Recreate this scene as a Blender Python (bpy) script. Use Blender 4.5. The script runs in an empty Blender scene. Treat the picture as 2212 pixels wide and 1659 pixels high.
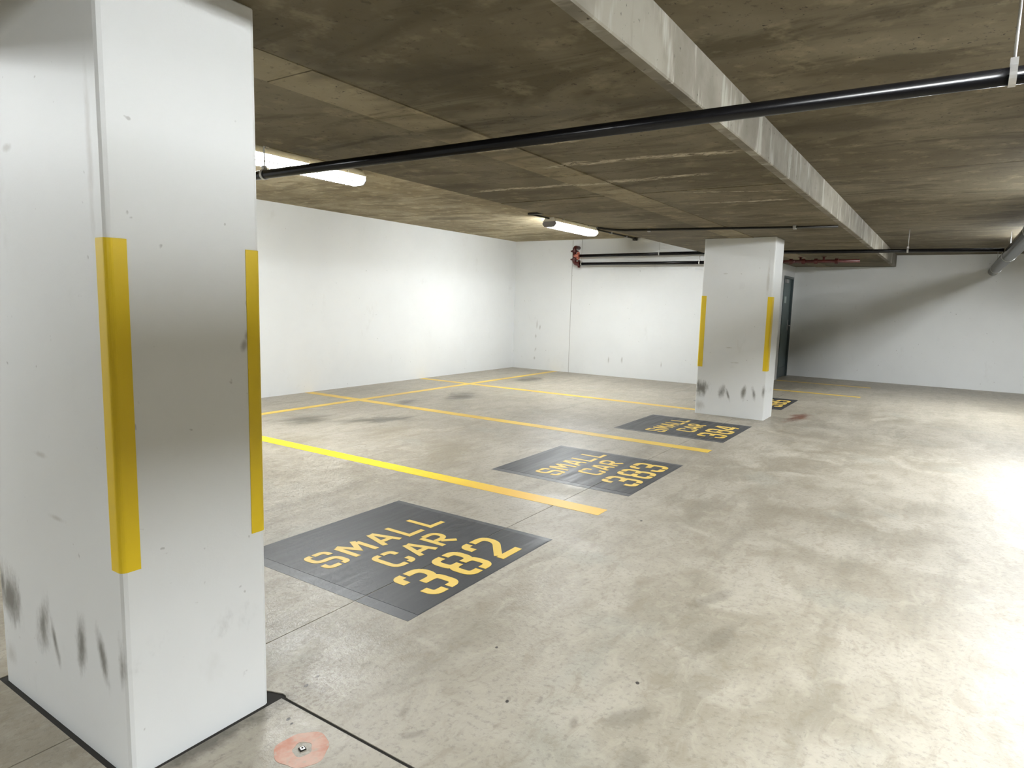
import bpy, bmesh, math, random
from mathutils import Vector, Matrix
random.seed(7)
S = bpy.context.scene
COL = S.collection

# ------------------------------------------------------------------ camera
F_PX, YAW, PITCH, ROLL, CAM_H = 1423.36, 0.5832, 0.1248, 0.027, 1.5
cam_d = bpy.data.cameras.new('camera'); cam = bpy.data.objects.new('camera', cam_d); COL.objects.link(cam)
cam_d.sensor_fit = 'HORIZONTAL'; cam_d.sensor_width = 36.0; cam_d.lens = F_PX / 2212 * 36.0
cam_d.clip_start = 0.02; cam_d.clip_end = 200
fwd = Vector((math.cos(YAW)*math.cos(PITCH), math.sin(YAW)*math.cos(PITCH), -math.sin(PITCH)))
rt0 = Vector((math.sin(YAW), -math.cos(YAW), 0)); up0 = rt0.cross(fwd)
rt = rt0*math.cos(ROLL) + up0*math.sin(ROLL); up = -rt0*math.sin(ROLL) + up0*math.cos(ROLL)
M = Matrix((rt, up, -fwd)).transposed().to_4x4(); M.translation = (0, 0, CAM_H)
cam.matrix_world = M
S.camera = cam

# ------------------------------------------------------------------ world, exposure
w = bpy.data.worlds.new('world'); S.world = w; w.use_nodes = True
w.node_tree.nodes['Background'].inputs[0].default_value = (0.02, 0.02, 0.02, 1)
w.node_tree.nodes['Background'].inputs[1].default_value = 0.0
S.view_settings.view_transform = 'Standard'; S.view_settings.look = 'None'
S.view_settings.gamma = 1.0; S.view_settings.use_curve_mapping = False
S.view_settings.exposure = 0.06
LAMP_POWER = 148.0       # radiance of a tube-lit lens
AISLE_POWER = 168.0
CYC = S.cycles
CYC.max_bounces = 4; CYC.diffuse_bounces = 4; CYC.glossy_bounces = 2; CYC.transmission_bounces = 0; CYC.transparent_max_bounces = 2
CYC.caustics_reflective = False; CYC.caustics_refractive = False; CYC.use_adaptive_sampling = True; CYC.adaptive_threshold = 0.08; CYC.use_light_tree = False

# ------------------------------------------------------------------ dimensions (metres)
XE, YB = 12.5876, 8.3015            # end wall, back wall
ZHI, ZLO, ZAI = 2.832, 2.423, 2.652 # ceiling: by the back wall, over the pillars, over the aisle
YC = 3.68                           # far edge of the dropped slab over the pillars
YBEAM, YSLAB = 1.055, 1.099
XMIN, XFAR, YMIN = -7.0, 15.9, -9.0
YRET = 3.0
JY, JX = 2.344, 1.47                # floor joints

# ------------------------------------------------------------------ node helpers
class NT:
    def __init__(s, name):
        s.m = bpy.data.materials.new(name); s.m.use_nodes = True
        s.t = s.m.node_tree; s.b = s.t.nodes['Principled BSDF']; s._co = None
    def n(s, typ, **kw):
        nd = s.t.nodes.new(typ)
        for k, v in kw.items(): setattr(nd, k, v)
        return nd
    def l(s, a, b): s.t.links.new(a, b)
    def put(s, sock, v):
        if isinstance(v, bpy.types.NodeSocket): s.l(v, sock)
        elif v is not None: sock.default_value = v
    def pos(s):
        if s._co is None: s._co = s.n('ShaderNodeNewGeometry').outputs['Position']
        return s._co
    def math(s, op, a, b=None, c=None, clamp=False):
        nd = s.n('ShaderNodeMath', operation=op, use_clamp=clamp)
        for i, v in enumerate((a, b, c)): s.put(nd.inputs[i], v)
        return nd.outputs[0]
    def map(s, loc=(0,0,0), rot=(0,0,0), sc=(1,1,1), co=None, typ='POINT'):
        nd = s.n('ShaderNodeMapping', vector_type=typ)
        s.l(co or s.pos(), nd.inputs[0]); nd.inputs[1].default_value = loc
        nd.inputs[2].default_value = rot; nd.inputs[3].default_value = sc
        return nd.outputs[0]
    dim = '3D'
    def noise(s, scale, detail=4, rough=0.55, sc=None, dist=0.0, co=None, col=False):
        detail = min(detail, 4); dist = 0.0 if s.dim == '3D' else dist
        nd = s.n('ShaderNodeTexNoise', noise_dimensions=s.dim); nd.inputs['Scale'].default_value = scale
        nd.inputs['Detail'].default_value = detail; nd.inputs['Roughness'].default_value = rough
        nd.inputs['Distortion'].default_value = dist
        s.l(s.map(sc=sc, co=co) if sc else (co or s.pos()), nd.inputs['Vector'])
        return nd.outputs['Color' if col else 'Fac']
    def step(s, v, a, b, lo=0.0, hi=1.0):
        nd = s.n('ShaderNodeMapRange', interpolation_type='SMOOTHSTEP')
        s.put(nd.inputs[0], v); nd.inputs[1].default_value = a; nd.inputs[2].default_value = b
        nd.inputs[3].default_value = lo; nd.inputs[4].default_value = hi
        return nd.outputs[0]
    def mix(s, fac, a, b, mode='MIX'):
        nd = s.n('ShaderNodeMix', data_type='RGBA', blend_type=mode)
        s.put(nd.inputs[0], fac)
        for i, v in ((6, a), (7, b)):
            if isinstance(v, tuple) and len(v) == 3: v = (*v, 1)
            s.put(nd.inputs[i], v)
        return nd.outputs[2]
    def sep(s):
        nd = s.n('ShaderNodeSeparateXYZ'); s.l(s.pos(), nd.inputs[0]); return nd.outputs
    def bump(s, h, strength=0.3, dist=0.01):
        nd = s.n('ShaderNodeBump'); nd.inputs['Strength'].default_value = strength
        nd.inputs['Distance'].default_value = dist; s.l(h, nd.inputs['Height'])
        s.l(nd.outputs[0], s.b.inputs['Normal'])
    def out(s, col=None, rough=None, metal=None, spec=None):
        if isinstance(col, tuple) and len(col) == 3: col = (*col, 1)
        s.put(s.b.inputs['Base Color'], col); s.put(s.b.inputs['Roughness'], rough)
        s.put(s.b.inputs['Metallic'], metal); s.put(s.b.inputs['Specular IOR Level'], spec)
        return s.m
    def blot(s, c, r, rot=0.0, axes='xy', noise=None, hard=0.45):
        """soft irregular spot round c (world), radii r, in the plane named by axes"""
        d3 = {'xy': (1,1,0), 'yz': (0,1,1), 'xz': (1,0,1)}[axes]
        k = 0; inv = [0,0,0]; loc = [0,0,0]
        for i in range(3):
            if d3[i]: inv[i] = r[k]; loc[i] = c[k]; k += 1
            else: inv[i] = 1e6; loc[i] = 0
        ro = {'xy': (0,0,rot), 'yz': (rot,0,0), 'xz': (0,rot,0)}[axes]
        v = s.map(loc=tuple(loc), rot=ro, sc=tuple(inv), typ='TEXTURE')
        ln = s.n('ShaderNodeVectorMath', operation='LENGTH'); s.l(v, ln.inputs[0])
        q = ln.outputs['Value']
        if noise is not None: q = s.math('ADD', q, s.math('MULTIPLY', s.math('SUBTRACT', noise, 0.5), 1.7))
        return s.step(q, 1.0, hard, 0.0, 1.0)
    def add(s, *vs):
        o = vs[0]
        for v in vs[1:]: o = s.math('MAXIMUM', o, v)
        return o

# ------------------------------------------------------------------ materials
def mat_floor():
    t = NT('sealed_concrete'); t.dim = '2D'
    big = t.noise(0.55, 5, 0.6); mid = t.noise(2.3, 6, 0.62, dist=0.6)
    streak = t.noise(1.0, 6, 0.65, sc=(0.9, 4.5, 1)); fine = t.noise(38, 5, 0.7)
    c = t.mix(t.step(big, 0.32, 0.68), (0.285, 0.253, 0.197), (0.370, 0.337, 0.275))
    c = t.mix(t.step(mid, 0.42, 0.72), c, (0.405, 0.372, 0.308))
    c = t.mix(t.math('MULTIPLY', t.step(streak, 0.50, 0.70), 0.45), c, (0.235, 0.210, 0.165))
    c = t.mix(t.step(t.noise(1.4, 3, 0.5), 0.62, 0.75, 0, 0.35), c, (0.325, 0.325, 0.28))
    c = t.mix(t.step(fine, 0.50, 0.72, 0, 0.45), c, (0.18, 0.165, 0.135))
    c = t.mix(t.step(t.noise(60, 2, 0.5), 0.60, 0.8, 0, 0.15), c, (0.50, 0.48, 0.42))
    cl = t.noise(6.5, 4, 0.72, sc=(0.8, 1.5, 1), dist=0.5)
    c = t.mix(t.step(cl, 0.50, 0.70, 0, 0.42), c, (0.235, 0.198, 0.142))
    c = t.mix(t.step(cl, 0.48, 0.32, 0, 0.35), c, (0.44, 0.405, 0.325))
    n1 = t.noise(2.2, 6, 0.7, sc=(0.5, 1.4, 1), dist=0.8); n2 = t.noise(7, 5, 0.7)
    # oil drips and tyre dirt, each with its own place
    oil = t.add(t.blot((5.25, 6.45), (0.55, 0.42), 0.2, noise=n1, hard=0.0), t.blot((5.85, 5.75), (0.75, 0.28), -0.6, noise=n1, hard=0.0),
                t.blot((8.1, 6.3), (0.55, 0.34), 0.3, noise=n1, hard=0.1), t.blot((10.9, 6.75), (0.6, 0.3), 0.1, noise=n1, hard=0.1),
                t.blot((7.1, 6.55), (0.5, 0.2), 0.3, noise=n1, hard=0.0))
    c = t.mix(t.math('MULTIPLY', oil, 0.92), c, (0.095, 0.085, 0.065))
    tan = t.add(t.blot((4.95, 4.0), (0.9, 0.35), 0.6, noise=n1, hard=0.0), t.blot((5.4, 5.2), (0.7, 0.4), 0.5, noise=n1, hard=0.0), t.blot((4.3, 5.6), (0.6, 0.6), 0.5, noise=n1, hard=0.0))
    c = t.mix(t.math('MULTIPLY', tan, 0.5), c, (0.21, 0.175, 0.11))
    rust = t.add(t.blot((9.75, 1.66), (0.55, 0.16), -0.1, noise=n1, hard=0.2))
    c = t.mix(t.math('MULTIPLY', rust, 0.95), c, (0.16, 0.075, 0.05))
    spots = t.add(*[t.blot(p, r, a, noise=n2, hard=0.3) for p, r, a in (
        ((2.12, 0.86), (0.20, 0.06), -0.5), ((1.90, 0.74), (0.14, 0.05), 0.2), ((1.664, 1.536), (0.06, 0.035), 0.4), ((1.60, 1.42), (0.07, 0.03), -0.6),
        ((1.58, 1.93), (0.035, 0.022), 0), ((1.60, 1.88), (0.04, 0.025), 0.5), ((3.3, 0.9), (0.25, 0.06), -0.4), ((2.9, 0.75), (0.22, 0.07), -0.2), ((1.98, 1.0), (0.05, 0.02), 0.3), ((2.03, 1.17), (0.03, 0.012), 0.3), ((1.96, 1.27), (0.03, 0.012), 0.3))])
    c = t.mix(t.math('MULTIPLY', spots, 0.35), c, (0.10, 0.085, 0.065))
    pits = t.add(*[t.blot(p, (r, r*0.7), 0.3, noise=n2, hard=0.6) for p, r in (
        ((2.244, 1.523), 0.012), ((2.354, 0.913), 0.014), ((1.945, 1.267), 0.010), ((4.236, 1.681), 0.015), ((1.57, 1.955), 0.012), ((1.64, 1.97), 0.010), ((1.39, 1.81), 0.008), ((1.40, 1.84), 0.01))])
    c = t.mix(pits, c, (0.035, 0.03, 0.025))
    chip = t.math('MULTIPLY', t.blot((1.62, 1.92), (0.28, 0.20), 0.6, noise=n1, hard=0.1), t.step(t.noise(55, 4, 0.7), 0.48, 0.6))
    c = t.mix(t.math('MULTIPLY', chip, 0.55), c, (0.16, 0.13, 0.10))
    # tyre-dark dirt at the foot of the near pillar
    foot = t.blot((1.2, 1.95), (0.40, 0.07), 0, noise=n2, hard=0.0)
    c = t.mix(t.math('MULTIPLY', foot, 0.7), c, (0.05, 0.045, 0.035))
    r = t.math('ADD', t.step(mid, 0.3, 0.7, 0.30, 0.44), t.math('MULTIPLY', fine, 0.16))
    t.bump(t.noise(24, 4, 0.75), 0.34, 0.006)
    return t.out(c, r, spec=0.4)

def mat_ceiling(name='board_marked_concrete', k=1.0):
    t = NT(name); t.dim = '2D'
    inf = t.n('ShaderNodeObjectInfo').outputs['Random']
    big = t.noise(0.7, 5, 0.6, dist=0.4); streak = t.noise(1.3, 7, 0.68, sc=(2.6, 0.75, 1), dist=0.5)
    mid = t.noise(5, 6, 0.65)
    c = t.mix(t.step(big, 0.33, 0.68), (0.125, 0.102, 0.062), (0.20, 0.172, 0.118))
    c = t.mix(t.step(streak, 0.46, 0.68, 0, 0.8), c, (0.085, 0.068, 0.038))
    c = t.mix(t.step(mid, 0.52, 0.76, 0, 0.55), c, (0.29, 0.248, 0.165))
    c = t.mix(t.step(t.noise(1.1, 4, 0.6, sc=(1, .6, 1)), 0.6, 0.75, 0, 0.7), c, (0.065, 0.052, 0.03))
    c = t.mix(t.step(t.noise(22, 4, 0.7), 0.60, 0.72, 0, 0.6), c, (0.05, 0.042, 0.028))
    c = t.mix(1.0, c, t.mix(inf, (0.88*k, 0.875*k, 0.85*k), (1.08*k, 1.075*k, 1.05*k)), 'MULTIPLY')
    # lime bloom along shrinkage cracks that cross the slab
    X, Y, Z = t.sep()
    wig = t.math('MULTIPLY', t.math('SUBTRACT', t.noise(2.6, 4, 0.7), 0.5), 0.16)
    gran = t.noise(9, 5, 0.75, sc=(3.2, 1, 1), dist=1.0)
    crust = None; wet = None
    for cx, k, y0, y1, wd in ((3.44, -0.06, 1.85, 2.9, 0.05), (4.04, -0.08, 1.15, 2.45, 0.075), (4.72, -0.03, 1.5, 3.5, 0.065), (5.36, -0.3, 1.15, 1.95, 0.03), (6.0, -0.1, 1.2, 2.0, 0.05)):
        dx = t.math('ABSOLUTE', t.math('SUBTRACT', t.math('ADD', X, wig), t.math('ADD', t.math('MULTIPLY', t.math('SUBTRACT', Y, 2.0), k), cx)))
        rng = t.math('MULTIPLY', t.step(Y, y0 - .1, y0 + .15), t.step(Y, y1 + .1, y1 - .2))
        a = t.math('MULTIPLY', t.step(dx, wd, wd*0.25), rng)
        b = t.math('MULTIPLY', t.step(dx, wd*5, 0), rng)
        crust = a if crust is None else t.math('MAXIMUM', crust, a)
        wet = b if wet is None else t.math('MAXIMUM', wet, b)
    c = t.mix(t.math('MULTIPLY', wet, 0.30), c, (0.07, 0.055, 0.03))
    c = t.mix(t.math('MULTIPLY', crust, t.step(gran, 0.42, 0.54, 0, 0.9)), c, (0.54, 0.48, 0.36))
    holes = t.math('MULTIPLY', t.step(t.noise(3.0, 3, 0.5), 0.56, 0.62), t.step(t.noise(30, 3, 0.6), 0.68, 0.74))
    c = t.mix(holes, c, (0.03, 0.025, 0.018))
    t.bump(t.noise(14, 3, 0.65), 0.25, 0.006)
    return t.out(c, 0.75, spec=0.3)

def mat_beam():
    t = NT('grey_beam_concrete')
    run = t.noise(2.2, 6, 0.7, sc=(2.6, 1, 0.5), dist=0.7); big = t.noise(1.6, 5, 0.65, dist=0.8)
    c = t.mix(t.step(big, 0.35, 0.65), (0.165, 0.148, 0.115), (0.25, 0.23, 0.19))
    c = t.mix(t.step(run, 0.52, 0.66, 0, 0.85), c, (0.39, 0.37, 0.32))
    c = t.mix(t.step(t.noise(3, 6, 0.7, sc=(1.5, 1, .4)), 0.60, 0.75, 0, 0.7), c, (0.13, 0.115, 0.085))
    c = t.mix(t.step(t.noise(30, 4, 0.6), 0.66, 0.74), c, (0.05, 0.042, 0.03))
    t.bump(t.noise(18, 5, 0.65), 0.3, 0.006)
    return t.out(c, 0.75, spec=0.3)

def mat_white(name, base=(0.785, 0.80, 0.80), marks=None):
    t = NT(name)
    c = t.mix(t.step(t.noise(0.9, 4, 0.6), 0.3, 0.7), base, tuple(v*0.955 for v in base))
    c = t.mix(t.step(t.noise(4, 5, 0.65, sc=(1, 1, 0.6)), 0.62, 0.8, 0, 0.25), c, (0.55, 0.54, 0.51))
    c = t.mix(t.step(t.noise(26, 2, 0.4), 0.745, 0.80, 0, 0.5), c, (0.30, 0.29, 0.28))
    if marks:
        nz = t.noise(9, 6, 0.7, sc=(1, 1.3, 0.6), dist=0.5)
        for axes, col, k, hard, lst in marks:
            m = t.add(*[t.blot(p, r, a, axes=axes, noise=nz, hard=hard) for p, r, a in lst])
            c = t.mix(t.math('MULTIPLY', m, k), c, col)
    t.bump(t.noise(14, 4, 0.7), 0.16, 0.006)
    return t.out(c, 0.5, spec=0.4)

def mat_yellow(name, a, b, rough=0.42, wear=0.35):
    t = NT(name)
    c = t.mix(t.step(t.noise(1.3, 4, 0.6), 0.35, 0.65), a, b)
    c = t.mix(t.step(t.noise(30, 5, 0.7), 0.62, 0.8, 0, wear), c, (0.42, 0.36, 0.20))
    t.bump(t.noise(50, 3), 0.12, 0.003)
    return t.out(c, rough, spec=0.5)

def mat_mat(name, a, b, r0, r1):
    t = NT(name)
    st = t.noise(3.0, 6, 0.7, sc=(0.35, 5.5, 1), dist=0.3)
    c = t.mix(t.step(t.noise(1.5, 4), 0.3, 0.7), a, b)
    c = t.mix(t.step(st, 0.52, 0.72, 0, 0.55), c, tuple(v*1.7 for v in b))
    c = t.mix(t.step(t.noise(45, 4, 0.7), 0.6, 0.75, 0, 0.3), c, tuple(v*0.5 for v in a))
    t.bump(t.noise(40, 3, 0.65), 0.15, 0.004)
    return t.out(c, t.step(st, 0.35, 0.7, r0, r1), spec=0.38)

def plain(name, col, rough=0.5, metal=0.0, var=0.12, scale=20, spec=0.5):
    t = NT(name)
    c = t.mix(t.noise(scale, 4), tuple(v*(1-var) for v in col), tuple(min(1, v*(1+var)) for v in col))
    return t.out(c, rough, metal, spec)

def mat_lens(name, power):
    t = NT(name)
    tc = t.n('ShaderNodeTexCoord').outputs['Object']
    sp = t.n('ShaderNodeSeparateXYZ'); t.l(tc, sp.inputs[0])
    # prism facets moulded in the side of the lens let less light through
    px = t.math('FRACT', t.math('MULTIPLY', sp.outputs[0], 22.0)); pz = t.math('FRACT', t.math('MULTIPLY', sp.outputs[1], 26.0))
    dot = t.math('MULTIPLY', t.step(t.math('ABSOLUTE', t.math('SUBTRACT', px, .5)), .28, .16), t.step(t.math('ABSOLUTE', t.math('SUBTRACT', pz, .5)), .34, .2))
    side = t.step(t.math('ABSOLUTE', sp.outputs[1]), 0.050, 0.060)
    low = t.math('MULTIPLY', dot, side)
    stren = t.math('ADD', t.math('MULTIPLY', t.math('SUBTRACT', 1.0, low), power), 0.5)
    t.b.inputs['Emission Color'].default_value = (0.95, 0.985, 1.0, 1)
    t.l(stren, t.b.inputs['Emission Strength'])
    return t.out((0.9, 0.9, 0.92), 0.35)

def mat_spray():
    t = NT('pink_spray_paint')
    c = t.mix(t.step(t.noise(7, 5, 0.65), 0.35, 0.65), (0.52, 0.23, 0.155), (0.60, 0.40, 0.32))
    c = t.mix(t.step(t.noise(24, 5, 0.7), 0.50, 0.66, 0, 0.75), c, (0.46, 0.40, 0.33))
    return t.out(c, 0.6)

MT = {}
MT['floor'] = mat_floor(); MT['ceil'] = mat_ceiling(); MT['ceil_lit'] = mat_ceiling('lamp_lit_board_marked_concrete', 2.1); MT['ceil_strip'] = mat_ceiling('strip_board_marked_concrete', 1.45); MT['beam'] = mat_beam()  # copy for over the bays has lamplight painted in as brighter concrete
MT['wall'] = mat_white('white_painted_concrete', marks=[('yz', (0.30, 0.28, 0.25), 0.5, 0.1, [((7.68, 1.0), (0.03, 0.12), 0), ((7.60, 0.95), (0.03, 0.07), 0.2), ((7.70, 0.75), (0.025, 0.06), 0), ((7.70, 0.45), (0.03, 0.06), 0.3), ((7.72, 0.25), (0.03, 0.05), 0), ((5.9, 0.35), (0.02, 0.08), 0), ((5.6, 0.36), (0.03, 0.08), 0), ((4.75, 0.32), (0.02, 0.09), 0)])])
MT['pillar'] = mat_white('white_pillar_paint', marks=[
    ('yz', (0.13, 0.12, 0.10), 0.85, 0.0, [((2.84, 0.36), (0.14, 0.14), 0), ((2.89, 0.40), (0.05, 0.10), 0), ((2.555, 0.34), (0.07, 0.13), 0.2), ((2.47, 0.30), (0.025, 0.12), -0.3), ((2.27, 0.34), (0.05, 0.13), 0.1), ((2.135, 0.36), (0.035, 0.14), -0.25), ((2.01, 0.37), (0.03, 0.12), 0)]),
    ('yz', (0.42, 0.40, 0.36), 0.5, 0.0, [((2.6, 1.95), (0.05, 0.015), 0), ((2.5, 0.95), (0.08, 0.015), 0), ((2.86, 0.12), (0.08, 0.08), .6), ((2.05, 1.9), (0.025, 0.3), 0), ((2.4, .75), (.07, .012), 0)]),
    ('xz', (0.16, 0.14, 0.12), 0.6, 0.0, [((1.365, 1.36), (0.014, 0.03), 0), ((1.372, 1.47), (0.012, 0.02), 0), ((1.355, 1.33), (0.02, 0.035), .4)])])
MT['line'] = mat_yellow('yellow_line_paint', (0.62, 0.40, 0.045), (0.80, 0.55, 0.06))
def mat_line2():
    # lemon top-up coat over the inner length, older amber paint left at the aisle end
    t = NT('bright_yellow_line_paint'); X, Y, Z = t.sep()
    k = t.step(t.math('ADD', Y, t.math('MULTIPLY', t.noise(2.5, 4), 0.9)), 3.0, 4.6)
    c = t.mix(k, (0.78, 0.47, 0.055), (0.83, 0.65, 0.008))
    c = t.mix(t.step(t.noise(30, 4, 0.7), 0.6, 0.8, 0, 0.3), c, (0.55, 0.42, 0.16))
    return t.out(c, 0.45, spec=0.4)
MT['line2'] = mat_line2()
MT['stencil'] = mat_yellow('stencil_yellow_paint', (0.78, 0.53, 0.085), (0.82, 0.58, 0.13), 0.5, 0.2)
MT['tape'] = mat_yellow('yellow_tape', (0.80, 0.565, 0.006), (0.84, 0.60, 0.008), 0.45, 0.04)
MT['coat'] = mat_mat('charcoal_floor_paint', (0.029, 0.031, 0.035), (0.044, 0.046, 0.050), 0.40, 0.54)
MT['coat_edge'] = mat_mat('thin_grey_floor_paint', (0.060, 0.063, 0.069), (0.085, 0.088, 0.094), 0.38, 0.50)
MT['black'] = plain('black_steel_pipe', (0.0035, 0.0035, 0.0045), 0.24, 0.0, 0.3, spec=0.3)
MT['conduit'] = plain('dark_conduit', (0.030, 0.028, 0.024), 0.45, 0.2)
MT['red'] = plain('red_pipe_fitting', (0.075, 0.012, 0.010), 0.38, 0.0, 0.3)
MT['orange_red'] = plain('orange_red_coupling', (0.50, 0.16, 0.11), 0.4, 0.0, 0.2)  # one coupling and the tee outlet have a brighter orange-red
MT['zinc'] = plain('galvanised_steel', (0.55, 0.55, 0.54), 0.4, 0.6)
MT['housing'] = plain('white_enamel_steel', (0.85, 0.84, 0.79), 0.4)
MT['endcap'] = plain('pale_plastic_end', (0.30, 0.30, 0.33), 0.35)
MT['lens'] = mat_lens('prismatic_lens', LAMP_POWER)
MT['lens2'] = mat_lens('aisle_prismatic_lens', AISLE_POWER)
MT['door'] = plain('teal_grey_door_paint', (0.105, 0.150, 0.155), 0.4, 0.0, 0.08, 3)
MT['frame'] = plain('dark_teal_frame_paint', (0.07, 0.095, 0.10), 0.4)
MT['plate'] = plain('pale_sign_plate', (0.50, 0.58, 0.58), 0.4)
MT['joint'] = plain('joint_dirt', (0.015, 0.013, 0.010), 0.9)
MT['spray'] = mat_spray()

# ------------------------------------------------------------------ mesh helpers
class MB:
    def __init__(s): s.v = []; s.f = []; s.sm = []
    def _add(s, vs, fs, smooth=False):
        o = len(s.v); s.v += [tuple(v) for v in vs]; s.f += [[i + o for i in f] for f in fs]; s.sm += [smooth]*len(fs)
        return s
    def box(s, x0, x1, y0, y1, z0, z1):
        vs = [(x, y, z) for z in (z0, z1) for y in (y0, y1) for x in (x0, x1)]
        return s._add(vs, [(0,2,3,1),(4,5,7,6),(0,1,5,4),(2,6,7,3),(0,4,6,2),(1,3,7,5)])
    def prism(s, poly, a, b, axis='x'):
        """polygon extruded a..b along axis; poly coords are the two other axes in xyz order"""
        def P(p, t): return {'x': (t, p[0], p[1]), 'y': (p[0], t, p[1]), 'z': (p[0], p[1], t)}[axis]
        n = len(poly); vs = [P(p, a) for p in poly] + [P(p, b) for p in poly]
        fs = [tuple(range(n))[::-1], tuple(range(n, 2*n))] + [(i, (i+1) % n, n + (i+1) % n, n + i) for i in range(n)]
        return s._add(vs, fs)
    def tube(s, pts, r, n=16, caps=True):
        pts = [Vector(p) for p in pts]; rs = r if isinstance(r, (list, tuple)) else [r]*len(pts)
        d0 = (pts[1]-pts[0]).normalized(); a = d0.orthogonal().normalized(); rings = []
        for i, p in enumerate(pts):
            d = ((pts[min(i+1, len(pts)-1)] - pts[max(i-1, 0)])).normalized()
            a = (a - d*a.dot(d)).normalized(); b = d.cross(a)
            rings.append([p + (a*math.cos(k*2*math.pi/n) + b*math.sin(k*2*math.pi/n))*rs[i] for k in range(n)])
        vs = [v for rg in rings for v in rg]
        fs = [(i*n+k, i*n+(k+1) % n, (i+1)*n+(k+1) % n, (i+1)*n+k) for i in range(len(pts)-1) for k in range(n)]
        s._add(vs, fs, True)
        if caps:
            o = len(s.v) - len(vs); s.f += [[o+k for k in range(n)][::-1], [o+(len(pts)-1)*n+k for k in range(n)]]; s.sm += [False, False]
        return s
    def ring(s, c, ax, r0, r1, w, n=24):
        """flat band (annulus solid) round axis ax at c"""
        c = Vector(c); ax = Vector(ax).normalized(); a = ax.orthogonal().normalized(); b = ax.cross(a); vs = []
        for rr, t in ((r0, -w/2), (r1, -w/2), (r1, w/2), (r0, w/2)):
            vs += [c + ax*t + (a*math.cos(k*2*math.pi/n) + b*math.sin(k*2*math.pi/n))*rr for k in range(n)]
        fs = [(q*n+k, q*n+(k+1) % n, ((q+1) % 4)*n+(k+1) % n, ((q+1) % 4)*n+k) for q in range(4) for k in range(n)]
        return s._add(vs, fs)
    def build(s, name, mat, parent=None, bevel=0.0, seg=2):
        me = bpy.data.meshes.new(name); me.from_pydata(s.v, [], s.f); me.update()
        bm = bmesh.new(); bm.from_mesh(me)
        bmesh.ops.recalc_face_normals(bm, faces=bm.faces)
        for f, q in zip(bm.faces, s.sm): f.smooth = q
        if bevel > 0:
            ed = [e for e in bm.edges if e.calc_face_angle(0) > 0.6]
            bmesh.ops.bevel(bm, geom=ed, offset=bevel, segments=seg, affect='EDGES', profile=0.5)
        bm.to_mesh(me); bm.free()
        me.materials.append(MT[mat] if isinstance(mat, str) else mat)
        o = bpy.data.objects.new(name, me); COL.objects.link(o)
        if parent is not None:
            o.parent = parent; o.matrix_parent_inverse = Matrix.Translation(-parent.location)
        return o
def struct(o): o['kind'] = 'structure'; return o
def tag(o, label, cat, group=None):
    o['label'] = label; o['category'] = cat
    if group: o['group'] = group
    return o
def thing(name, label, cat, loc, group=None):
    o = bpy.data.objects.new(name, None); COL.objects.link(o); o.location = loc; o.empty_display_size = 0.1
    return tag(o, label, cat, group)
def smooth_path(pts, r=0.05, n=6):
    """round the corners of a polyline"""
    pts = [Vector(p) for p in pts]; out = [pts[0]]
    for a, b, c in zip(pts, pts[1:], pts[2:]):
        p, q = b + (a-b).normalized()*r, b + (c-b).normalized()*r
        for i in range(n+1):
            t = i/n; out.append(p*(1-t)**2 + b*2*t*(1-t) + q*t*t)
    return out + [pts[-1]]

# ================================================================== SETTING
# floor: a dark bed with four cast slabs laid on it, open joints between
floor = struct(MB().box(XMIN, XFAR, YMIN, YB, -0.30, -0.004).build('floor', 'joint'))
g, gj = 0.0028, 0.0065
def slab(poly): return MB().prism(poly, -0.0038, 0.0, 'z').build('slab', 'floor', floor)
PN, PF = 1.983, 2.9216                      # pillar faces
NA, NB_ = 0.93, 1.4228                      # near pillar along X
PA, PB = 9.1517, 9.6411                     # far pillar along X
slab([(XMIN, YMIN), (JX-gj, YMIN), (JX-gj, PN-0.020), (NA-0.02, PN-0.016), (NA-0.02, JY-g), (XMIN, JY-g)])
slab([(XMIN, JY+g), (NA-0.02, JY+g), (NA-0.02, PF+.02), (NB_+.015, PF+.02), (NB_+.015, JY+g), (JX-.012, JY+g), (JX-.012, YB), (XMIN, YB)])
slab([(JX+gj-.002, YMIN), (XFAR, YMIN), (XFAR, JY-g), (NB_+.014, JY-g), (NB_+.016, 2.10), (1.452, 2.07), (1.470, 2.035), (1.487, 1.985), (1.484, 1.962), (JX+gj, 1.955)])
slab([(JX-.009, JY+g), (XFAR, JY+g), (XFAR, YB), (JX-.009, YB)])

# walls
wb = struct(MB().box(XMIN-.25, XFAR, YB, YB+.25, -.3, 3.2).build('wall_back', 'wall'))
we = struct(MB().box(XE, XE+.25, YRET+.02, YB, -.3, 3.2).build('wall_end', 'wall'))
wr = struct(MB().prism([(XE, -.3), (14.80, -.3), (14.80, 2.19), (15.78, 2.19), (15.78, -.3), (XFAR, -.3), (XFAR, 3.0), (XE, 3.0)], YRET, YRET+.2, 'y').build('wall_return', 'wall'))
wf = struct(MB().box(XFAR, XFAR+.25, YMIN, YRET+.2, -.3, 3.2).build('wall_far', 'wall'))
struct(MB().box(XMIN-.25, XFAR+.25, YMIN-.25, YMIN, -.3, 3.2).build('wall_aisle', 'wall'))
struct(MB().box(XMIN-.25, XMIN, YMIN, YB, -.3, 3.2).build('wall_rear', 'wall'))
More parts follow.
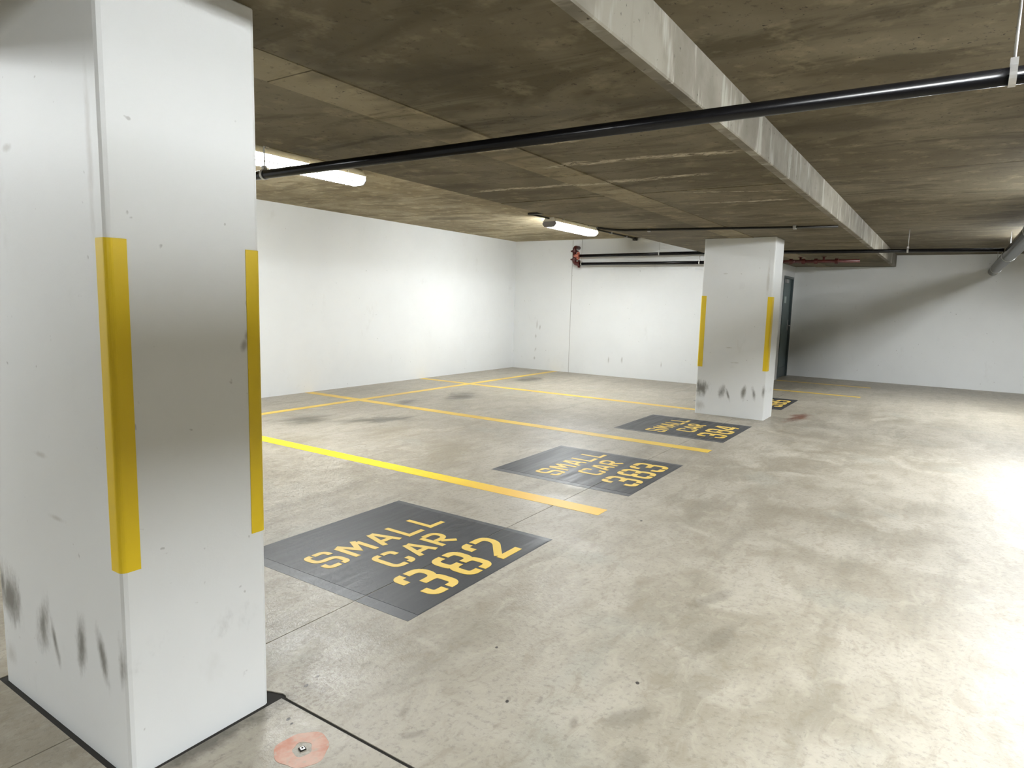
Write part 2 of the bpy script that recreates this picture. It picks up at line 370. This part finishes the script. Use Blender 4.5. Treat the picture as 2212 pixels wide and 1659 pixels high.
# shutter-board seams left proud on the end wall, and its construction joint
for z, y0, y1 in ((2.655, 4.35, 6.45), (2.585, 4.6, 6.3), (2.40, 4.1, 6.6), (2.19, 3.9, 6.2), (2.20, 3.6, 4.8), (1.96, 3.8, 6.1), (1.62, 3.6, 5.2), (1.30, 3.7, 4.6), (0.30, 3.6, 6.6)):
    MB().box(XE-.003, XE+.01, y0, y1, z, z+.006).build('board_seam', 'wall', we)
MB().box(XE-.0015, XE+.01, 6.842, 6.850, 0.0, 2.82).build('construction_joint', plain('joint_shade', (0.30, 0.29, 0.27), 0.8), we)

# ceiling: backing solid plus formwork panels, each a few millimetres off the next
prof = [(YMIN, ZAI+.015), (YSLAB, ZAI+.015), (YSLAB, ZLO+.015), (YC-.005, ZLO+.015), (YC-.005, ZHI+.015), (YB, ZHI+.015), (YB, 3.3), (YMIN, 3.3)]
ceil = struct(MB().prism(prof, XMIN, XFAR, 'x').build('ceiling', 'ceil'))
def zc(y):
    if y >= YC: return ZHI
    if y >= YSLAB: return ZLO
    return ZAI
def panels(y0, y1, xs, drop=0.0, jit=0.003, mat='ceil'):
    for a, b in zip(xs, xs[1:]):
        dz = -drop + random.uniform(-jit, jit); e = 0.0015
        MB().prism([(y0+e, zc(y0+1e-4)+dz), (y1-e, zc(y1-1e-3)+dz), (y1-e, zc(y1-1e-3)+.03), (y0+e, zc(y0+1e-4)+.03)], a+e, b-e, 'x').build('formwork_panel', mat, ceil)
panels(YSLAB, 2.275, [XMIN, 0.4, 2.85, 5.3, 7.75, 10.2, 12.6, XFAR])
panels(2.275, 2.575, [XMIN, 1.9, 5.6, 9.2, XFAR], drop=0.004, mat='ceil_strip')
panels(2.575, YC, [XMIN, 0.4, 2.85, 5.3, 7.75, 10.2, 12.6, XFAR])
panels(YC, 5.30, [XMIN, -.9, 1.5, 4.0, 6.4, 8.85, XE], jit=.0015, mat='ceil_lit')
panels(5.30, 6.85, [XMIN, -.9, 1.5, 4.0, 6.4, 8.85, XE], jit=.0015, mat='ceil_lit')
panels(6.85, YB, [XMIN, .5, 2.9, 5.4, 7.8, 10.3, XE], jit=.0015, mat='ceil_lit')
panels(-1.4, YSLAB-.04, [XMIN, -.9, 1.5, 4.0, 6.4, 8.85, 11.3, 13.7, XFAR])
panels(-3.8, -1.4, [XMIN, -.9, 1.5, 4.0, 6.4, 8.85, 11.3, 13.7, XFAR])
panels(YMIN, -3.8, [XMIN, .5, 4.0, 8.85, XFAR])
# edge beam where the slab steps up over the aisle
beam = struct(MB().box(XMIN, XFAR, YBEAM, YSLAB+.02, ZLO-.004, ZAI+.05).build('ceiling_beam', 'beam', None, 0.006, 1))
MB().box(5.02, 5.027, YBEAM-.0015, YSLAB, ZLO-.0055, ZLO+.10).build('pour_joint', 'beam', beam)

# ================================================================== PILLARS
def pillar(label, x0, x1, tapes):
    p = thing('pillar', label, 'pillar', ((x0+x1)/2, (PN+PF)/2, 0), 'concrete pillars along the stalls')
    MB().box(x0, x1, PN, PF, -0.03, ZLO+.01).build('shaft', 'pillar', p, 0.016, 2)
    t, c = 0.0025, 0.017
    for sx, sy, wx, wy in tapes:            # corner tape folded round one arris
        X, Y = (x0 if sx < 0 else x1), (PN if sy < 0 else PF)
        ins, out = [(X - sx*wx, Y - sy*.001)], [(X - sx*wx, Y + sy*t)]
        for q in range(7):
            a = q/6*math.pi/2
            for lst, rr in ((ins, c-.001), (out, c+t)): lst.append((X - sx*c + sx*rr*math.sin(a), Y - sy*c + sy*rr*math.cos(a)))
        ins.append((X - sx*.001, Y - sy*wy)); out.append((X + sx*t, Y - sy*wy))
        mb = MB()
        for i in range(8): mb.prism([ins[i], ins[i+1], out[i+1], out[i]], 0.664, 1.647, 'z')
        tp = mb.build('corner_tape', 'tape', p); tp['label'] = 'yellow warning tape folded round the pillar corner'
    return p
pillar('white concrete pillar beside the pink sprayed ring on the floor', NA, NB_, [(1, -1, .055, .055), (-1, -1, .055, .055)])
pillar('white concrete pillar with dark tyre scuffs beside the 384 floor panel', PA, PB, [(-1, -1, .10, .056), (-1, 1, .06, .072)])

# ================================================================== PAINTED LINES
TH = 0.0014
def line(name_label, x0, x1, y0, y1, mat='line', h=TH):
    return tag(MB().box(x0, x1, y0, y1, 0.0, h).build('stall_line', mat), name_label, 'floor line', 'yellow stall lines')
HW = 0.078
S1, S2, S3, YE, YW = 4.2315, 6.7788, 9.4422, 1.975, 7.1566
line('bright yellow stall line between the 382 and 383 panels', S1-HW, S1+HW, YE, YB-.02, 'line2')
line('yellow stall line between the 383 and 384 panels', S2-HW, S2+HW, YE, YB-.02)
line('yellow stall line running up to the scuffed pillar', S3-HW*.9, S3+HW*.9, PF+.03, YB-.02)
line('yellow cross line parallel to the back wall joining the stall lines', XMIN+.1, XE-.02, YW-.062, YW+.062, 'line', 0.0018)
line('yellow line on the floor between the 385 panel and the teal door', 12.80, 12.93, 1.2, YRET-.05)
line('faint yellow line on the floor in front of the teal door', 14.55, 14.66, 1.2, YRET-.05)

# ================================================================== STENCILLED PANELS
def arc(pts, r=.22, n=4):
    out = [Vector(pts[0])]
    for a, b, c in zip(pts, pts[1:], pts[2:]):
        a, b, c = Vector(a), Vector(b), Vector(c)
        ra = min(r, (a-b).length*(.62 if (a-Vector(pts[0])).length < 1e-6 else .5)); rc = min(r, (c-b).length*(.62 if (c-Vector(pts[-1])).length < 1e-6 else .5))
        ra = rc = min(ra, rc)
        p, q = b + (a-b).normalized()*ra, b + (c-b).normalized()*rc
        for i in range(n+1):
            t = i/n; out.append(p*(1-t)**2 + b*2*t*(1-t) + q*t*t)
    out.append(Vector(pts[-1]))
    return [out[0]] + [q for p, q in zip(out, out[1:]) if (q-p).length > 1e-5]
GL = {  # stroke centre lines in a unit cell; True = rounded corners; stencil bridges are the gaps
 'S': [(1, [(1,.72),(1,1),(.42,1)]), (1, [(.30,1),(0,1),(0,.5),(1,.5),(1,0),(.72,0)]), (1, [(.58,0),(0,0),(0,.28)])],
 'M': [(0, [(0,0),(0,.94)]), (0, [(.09,1),(.5,.38),(.93,.98)]), (0, [(1,0),(1,.86)])],
 'A': [(0, [(0,0),(.44,1)]), (0, [(1,0),(.58,1)]), (0, [(.22,.30),(.84,.30)])],
 'L': [(0, [(0,1),(0,0),(1,0)])],
 'C': [(1, [(1,.70),(1,1),(.52,1)]), (1, [(.38,1),(0,1),(0,0),(.56,0)]), (1, [(.70,0),(1,0),(1,.30)])],
 'R': [(0, [(0,0),(0,1)]), (1, [(.17,1),(1,1),(1,.46),(.17,.46)]), (0, [(.42,.36),(1,0)])],
 '3': [(1, [(0,.70),(0,1),(.30,1)]), (1, [(.44,1),(1,1),(1,.52),(.38,.52)]), (1, [(.62,.52),(1,.52),(1,0),(.62,0)]), (1, [(.46,0),(0,0),(0,.28)])],
 '8': [(1, [(.43,1),(0,1),(0,.51),(.43,.51)]), (1, [(.57,1),(1,1),(1,.51),(.57,.51)]), (1, [(.43,.51),(0,.51),(0,0),(.43,0)]), (1, [(.57,.51),(1,.51),(1,0),(.57,0)])],
 '2': [(1, [(0,.70),(0,1),(.30,1)]), (1, [(.44,1),(1,1),(1,.62),(.10,.10)]), (0, [(0,0),(1,0)])],
 '4': [(0, [(.66,1),(0,.34),(0,.28)]), (0, [(0,.24),(1,.24)]), (0, [(.74,.36),(.74,1)]), (0, [(.74,.12),(.74,0)])],
 '5': [(0, [(1,1),(.08,1)]), (1, [(0,.94),(0,.58),(1,.58),(1,0),(.58,0)]), (1, [(.44,0),(0,0),(0,.24)])],
}
def stroke(mb, pts, t, z0, z1):
    n = len(pts); L = []; R = []
    for i, p in enumerate(pts):
        d1 = (pts[i]-pts[i-1]).normalized() if i else (pts[1]-pts[0]).normalized()
        d2 = (pts[i+1]-pts[i]).normalized() if i < n-1 else d1
        n1 = Vector((-d1.y, d1.x)); n2 = Vector((-d2.y, d2.x)); m = (n1+n2).normalized()
        k = t/2/max(.45, m.dot(n1)); L.append(p+m*k); R.append(p-m*k)
    vs = []
    for z in (z0, z1): vs += [(q.x, q.y, z) for q in L] + [(q.x, q.y, z) for q in R]
    fs = []
    for i in range(n-1):
        fs += [(i, i+1, n+i+1, n+i), (2*n+i, 3*n+i, 3*n+i+1, 2*n+i+1), (i, 2*n+i, 2*n+i+1, i+1), (n+i, n+i+1, 3*n+i+1, 3*n+i)]
    fs += [(0, n, 3*n, 2*n), (n-1, 3*n-1, 4*n-1, 2*n-1)]
    mb._add(vs, fs)
def glyph(ch, x0, x1, y0, y1, t, parent, kind):
    mb = MB()
    for q, (rnd, path) in enumerate(GL[ch]):
        P = [(x0+t/2+u*(x1-x0-t), y0+t/2+v*(y1-y0-t)) for u, v in path]
        ext = 0
        pts = arc(P, min(x1-x0, y1-y0)*.40, 6) if rnd else [Vector(p) for p in P]
        stroke(mb, pts, t, 0.002, 0.0034 + q*0.0002)
    return mb.build(kind, 'stencil', parent)
def marking(number, xa, xb, label, dx, joint=True):
    mn, mf = 1.991, 3.317
    r = thing('stencilled_panel', label, 'floor marking', ((xa+xb)/2, (mn+mf)/2, 0), 'stencilled small car floor panels')
    mb = MB()
    for y0, y1 in ((mn, JY-g), (JY+g, mf)): mb.box(xa, xb, y0, y1, 0.0, 0.001)
    mb.build('paint_base', 'coat_edge', r)
    mb = MB()
    for y0, y1 in ((mn+.004, JY-g), (JY+g, mf-.004)): mb.box(xa+.075, xb-.045, y0, y1, 0.0005, 0.002)
    mb.build('paint_coat', 'coat', r)
    o = dx
    for ch, a, b in (('S', 2.365, 2.535), ('M', 2.580, 2.765), ('A', 2.800, 2.970), ('L', 3.015, 3.180), ('L', 3.220, 3.385)):
        glyph(ch, a+o, b+o, 2.735, 2.975, 0.036, r, 'letter')
    for ch, a, b in (('C', 2.600, 2.775), ('A', 2.810, 2.980), ('R', 3.015, 3.175)):
        glyph(ch, a+o, b+o, 2.450, 2.675, 0.036, r, 'letter')
    for ch, a, b in zip(number, (2.460, 2.765, 3.050), (2.690, 3.000, 3.300)):
        glyph(ch, a+o, b+o, 2.055, 2.375, 0.050, r, 'digit')
    return r
marking('382', 2.186, 3.5355, 'dark grey painted floor panel stencilled SMALL CAR 382 beside the pillar by the pink ring', 0.0)
marking('383', 4.7265, 6.0026, 'dark grey painted floor panel stencilled SMALL CAR 383 between the two complete stall lines', 2.535)
marking('384', 7.3088, 8.5921, 'dark grey painted floor panel stencilled SMALL CAR 384 in front of the scuffed pillar', 5.075)
marking('385', 10.30, 11.66, 'dark grey painted floor panel stencilled SMALL CAR 385 half hidden behind the scuffed pillar', 8.14)

# ================================================================== SURVEY MARK
ring = MB(); cx, cy = 1.324, 1.671
n = 40; vs = []; fs = []
for k in range(n):
    a = k*2*math.pi/n; ro = 0.088*(1+.05*math.sin(3*a+1)+.03*math.sin(7*a)); ri = 0.034*(1+.10*math.sin(2*a)+.06*math.sin(5*a+2))
    c_, s_ = math.cos(a), math.sin(a)
    vs += [(cx+ro*c_, cy+ro*s_, 0.0), (cx+ro*c_, cy+ro*s_, 0.0008), (cx+ri*c_, cy+ri*s_, 0.0008), (cx+ri*c_, cy+ri*s_, 0.0)]
for k in range(n):
    a, b = 4*k, 4*((k+1) % n)
    fs += [(a+i, b+i, b+(i+1) % 4, a+(i+1) % 4) for i in range(4)]
ring._add(vs, fs)
tag(ring.build('sprayed_ring', 'spray'), 'faded pink sprayed ring on the floor around a metal plug', 'paint mark')
nut = thing('survey_plug', 'small square metal plug in the centre of the pink ring', 'plug', (1.324, 1.671, 0))
def rot_box(h, z0, z1, ang):
    c = [(1.324 + h*math.cos(ang + q*math.pi/2), 1.671 + h*math.sin(ang + q*math.pi/2)) for q in range(4)]
    return MB().prism(c, z0, z1, 'z')
rot_box(.014, 0, .004, .5).build('rim', 'joint', nut); rot_box(.0105, .001, .0055, .5).build('cap', 'zinc', nut, .001, 1)
MB().tube([(1.324, 1.671, .0045), (1.324, 1.671, .0065)], .0035, 10).build('pin', 'joint', nut)

# ================================================================== FLUORESCENT FIXTURES
def fixture(label, xc, yc, zt, lens, L=1.5, W=.24, D=.150, group='ceiling fluorescent fixtures'):
    r = thing('fluorescent_fixture', label, 'light fixture', (xc, yc, zt), group)
    x0, x1 = xc-L/2, xc+L/2
    MB().prism([(yc-.075, zt), (yc+.075, zt), (yc+.108, zt-.052), (yc+.124, zt-.058), (yc+.124, zt-.070), (yc-.124, zt-.070), (yc-.124, zt-.058), (yc-.108, zt-.052)], x0+.01, x1-.01, 'x').build('housing', 'housing', r)
    # wrap-round lens, ribbed along its length
    hw = W/2; sec = [(-hw+.02, -.062), (-hw, -.078), (-hw, -.108), (-hw+.035, -D+.006), (-hw*.35, -D), (hw*.35, -D), (hw-.035, -D+.006), (hw, -.108), (hw, -.078), (hw-.02, -.062)]
    n = 38; vs = []; fs = []; m = len(sec)
    for i in range(n):
        x = -L/2 + .02 + (L-.04)*i/(n-1); k = 1.0 if i % 2 else .988
        vs += [(x, y*k, z*(1.0 if z > -.07 else k)) for y, z in sec]
    for i in range(n-1): fs += [(i*m+j, i*m+(j+1) % m, (i+1)*m+(j+1) % m, (i+1)*m+j) for j in range(m)]
    fs += [tuple(range(m))[::-1], tuple((n-1)*m+j for j in range(m))]
    mb = MB(); mb._add(vs, fs); le = mb.build('lens', lens)
    le.parent = r; le.location = (0, 0, 0)
    if lens == 'lens':      # moulded prism facets along both lower edges of the lens
        mb = MB()
        for i in range(int((L-.12)/.045)):
            xq = x0 + .06 + i*.045
            for yq, zq in ((.045, -D-.0008), (.072, -D-.0002)):
                mb.box(xq+(.02 if yq > .06 else 0), xq+.021+(.02 if yq > .06 else 0), yc+yq-.008, yc+yq+.008, zt+zq-.001, zt+zq+.004)
        mb.build('prism_facets', 'endcap', r)['kind'] = 'stuff'
    for xa, xb in ((x0, x0+.02), (x1-.02, x1)):
        out = [(yc+y*1.03, zt+z*1.03) for y, z in sec]
        MB().prism(out, xa+(.008 if xa == x0 else 0), xb-(0 if xa == x0 else .008), 'x').build('end_cap', 'endcap', r)
    for xq in (xc-.45, xc+.45): MB().box(xq-.02, xq+.02, yc-.1, yc+.1, zt-.012, zt+.004).build('mounting_strap', 'zinc', r)
    for xq in (xc-.5, xc, xc+.5):
        MB().box(xq-.012, xq+.012, yc-hw-.003, yc-hw+.008, zt-.066, zt-.045).build('latch', 'zinc', r)
    return r
fixture('lit fluorescent fixture crossed in front by the long black pipe', 4.36, 5.40, ZHI-.002, 'lens')
fixture('lit fluorescent fixture on a conduit run near the end wall', 9.90, 5.42, ZHI-.002, 'lens')
fixture('lit fluorescent fixture in the stall bay behind the near pillar', -1.04, 5.42, ZHI-.002, 'lens')
for xq, lab in ((-1.7, 'lit aisle fluorescent fixture at the back of the aisle behind both pillars'), (2.8, 'lit aisle fluorescent fixture across from the 382 floor panel'),
                (7.3, 'lit aisle fluorescent fixture across from the scuffed pillar and 384 panel'), (11.8, 'lit aisle fluorescent fixture closest to the teal door')):
    fixture(lab, xq, -1.10, ZAI-.002, 'lens2', group='fluorescent fixtures over the aisle')

# ================================================================== PIPES
def hanger(parent, x, y, z, r, ztop, mat='zinc', ax=(0, 1, 0)):
    h = MB().ring((x, y, z), ax, r, r+.006, .022, 20).build('hanger_ring', mat, parent)
    MB().tube([(x, y, z+r+.002), (x, y, ztop)], .005, 8).build('hanger_rod', mat, h)
    MB().box(x-.014, x+.014, y-.012, y+.012, z+r, z+r+.028).build('clevis_nut', mat, h)
    return h
YP = -0.586; ZP = 2.322; XP = 2.95
pm = thing('sprinkler_pipe', 'long glossy black pipe crossing below the ceiling and past the light', 'pipe', (XP, 3.6, ZP))
MB().tube([(XP, YP+.092, ZP), (XP, YB-.01, ZP)], .0302, 24).build('run', 'black', pm)
for y in (4.04, -.1, 6.6): hanger(pm, XP, y, ZP, .0305, zc(y))
cp = MB().tube([(XP, YP+.090, ZP), (XP, YP+.17, ZP)], .040, 20).build('coupling', 'black', pm)
ma = thing('added_main_pipe', 'thick black main pipe added along the driving aisle to shade the pillars', 'pipe', (5, YP, ZP))
MB().tube([(XMIN+.02, YP, ZP), (XFAR-.01, YP, ZP)], .084, 24).build('run', 'black', ma)  # added beyond the view, thickened so its shadow bands the pillars
for x in (-2, 1.2, 5.0, 8.2, 11.6, 14.8): hanger(ma, x, YP, ZP, .0845, ZAI, ax=(1, 0, 0))

pc = thing('branch_pipe', 'black pipe crossing the aisle ceiling behind the scuffed pillar', 'pipe', (10.9, 1.0, 2.372))
MB().tube([(10.9, 3.3, 2.372), (10.9, YP+.092, 2.345)], .026, 16).build('run', 'black', pc)
hanger(pc, 10.9, 0.6, 2.356, .0262, ZAI)

XW = 12.40
up_ = thing('wall_pipe', 'upper black pipe on the end wall leaving the orange coupling', 'pipe', (XW, 5.2, 2.49))
MB().tube([(XW, 6.57, 2.478), (XW, 3.70, 2.500)], .030, 20).build('run', 'black', up_)
hanger(up_, XW, 4.84, 2.493, .0305, zc(4.84))
lo_ = thing('wall_pipe', 'lower black pipe on the end wall leaving the red elbow', 'pipe', (XW, 4.4, 2.313))
MB().tube([(XW, 6.58, 2.313), (XW, 2.62, 2.318)], .030, 20).build('run', 'black', lo_)
for y in (6.53, 4.04): hanger(lo_, XW, y, 2.3135, .0305, zc(y))
rs = thing('pipe_riser', 'dark red riser elbow with grooved couplings on the end wall', 'pipe fitting', (XW, 6.70, 2.3))
MB().tube(smooth_path([(XW, 6.70, 2.42), (XW, 6.70, 2.313), (XW, 6.58, 2.313)], .085, 8), .040, 18).build('elbow', 'red', rs)
MB().tube([(XW, 6.70, 2.36), (XW, 6.70, 2.60)], .036, 18).build('stem', 'red', rs)
MB().tube(smooth_path([(XW, 6.70, 2.57), (XW, 6.70, 2.655), (XE, 6.70, 2.655)], .06, 8), .040, 18).build('wall_elbow', 'red', rs)
MB().tube([(XW, 6.70, 2.478), (XW, 6.63, 2.478)], .040, 18).build('tee_outlet', 'orange_red', rs)
for a, b, m_ in (((XW, 6.70, 2.405), (0, 0, 1), 'red'), ((XW, 6.70, 2.575), (0, 0, 1), 'red'), ((XW, 6.585, 2.313), (0, 1, 0), 'red'), ((XW, 6.61, 2.478), (0, 1, 0), 'orange_red')):
    q = MB().ring(a, b, .028, .052, .045, 20).build('coupling', m_, rs)
    for s_ in (-1, 1):
        off = Vector((0, .062, 0)) if b[2] else Vector((0, 0, .062))
        c_ = Vector(a) + off*s_; MB().box(c_.x-.03, c_.x+.03, c_.y-.014, c_.y+.014, c_.z-.014, c_.z+.014).build('bolt_lug', m_, q)
vl = thing('valve_assembly', 'dark red valves and couplings on the pipe above the teal door', 'pipe fitting', (XW, 2.3, 2.318))
MB().tube([(XW, 2.66, 2.318), (XW, 1.35, 2.318)], .026, 16).build('run', 'red', vl)
for y in (2.60, 2.42, 2.22, 2.02, 1.7):
    MB().ring((XW, y, 2.318), (0, 1, 0), .024, .046, .05, 18).build('coupling', 'red', vl)
MB().tube([(XW, 2.36, 2.318), (XW, 2.47, 2.318)], [.030, .030], 14).build('check_body', 'red', vl)
for y in (2.27, 1.9):
    v_ = MB().tube([(XW, y, 2.318), (XW, y, 2.385)], .018, 12).build('valve_bonnet', 'red', vl)
    MB().ring((XW, y, 2.39), (0, 0, 1), .030, .042, .010, 18).build('hand_wheel', 'red', v_)

# conduits
cd = thing('conduit', 'thin dark conduit in line with the light near the end wall', 'conduit', (9.9, 5.42, ZHI-.03))
MB().tube([(10.658, 5.42, ZHI-.022), (XE-.02, 5.42, ZHI-.022)], .014, 10).build('run', 'conduit', cd)
c0 = thing('conduit', 'short dark conduit and strut at the far side of the end wall light', 'conduit', (8.9, 5.42, ZHI-.03))
MB().tube([(8.62, 5.42, ZHI-.022), (9.142, 5.42, ZHI-.022)], .013, 10).build('run', 'conduit', c0)
MB().box(8.58, 8.64, 5.22, 5.46, ZHI-.032, ZHI-.006).build('strut', 'conduit', c0)
MB().box(12.50, XE-.005, 5.385, 5.455, ZHI-.06, ZHI-.004).build('junction_box', 'conduit', cd)
for x in (11.4, 12.1): MB().box(x-.015, x+.015, 5.39, 5.45, ZHI-.042, ZHI-.004).build('saddle_clip', 'zinc', cd)
c2 = thing('conduit', 'thin dark conduit across the ceiling in front of the scuffed pillar', 'conduit', (7.8, 2.4, 2.40))
XC0, XC1 = 7.62, 8.06
MB().tube([(7.30, YC-.03, ZLO-.02), (XC0-.06, YC-.12, ZLO-.02), (XC0+.03, YC-.24, ZLO-.02), (XC1, 1.12, ZLO-.02)], .0135, 10).build('run', 'conduit', c2)
for y in (3.16, 1.55):
    x = XC0 + .05 + (XC1-XC0-.05)*(YC-.2-y)/(YC-.2-1.12)
    MB().box(x-.024, x+.024, y-.016, y+.016, ZLO-.040, ZLO+.002).build('saddle_clip', 'zinc', c2)

# ================================================================== DOOR
dr = struct(bpy.data.objects.new('door_1', None)); COL.objects.link(dr); dr.location = (15.29, YRET+.05, 0)
MB().prism([(14.80, 0), (14.845, 0), (14.845, 2.145), (15.735, 2.145), (15.735, 0), (15.78, 0), (15.78, 2.19), (14.80, 2.19)], YRET-.012, YRET+.12, 'y').build('door_frame', 'frame', dr)
lf = MB().box(14.848, 15.732, YRET+.03, YRET+.075, .008, 2.142).build('door_leaf', 'door', dr, .003, 1)
MB().box(14.93, 15.18, YRET-.03, YRET+.03, 2.045, 2.115).build('door_closer', 'zinc', lf)
MB().box(15.12, 15.30, YRET+.024, YRET+.031, 1.62, 1.76).build('door_sign', 'plate', lf)
MB().box(15.62, 15.68, YRET+.022, YRET+.031, 1.02, 1.26).build('lock_plate', 'zinc', lf)
MB().tube([(15.65, YRET+.03, 1.13), (15.65, YRET-.03, 1.13), (15.53, YRET-.035, 1.13)], .010, 10).build('lever_handle', 'zinc', lf)
MB().box(14.848, 15.732, YRET+.022, YRET+.031, .01, .22).build('kick_plate', 'frame', lf)
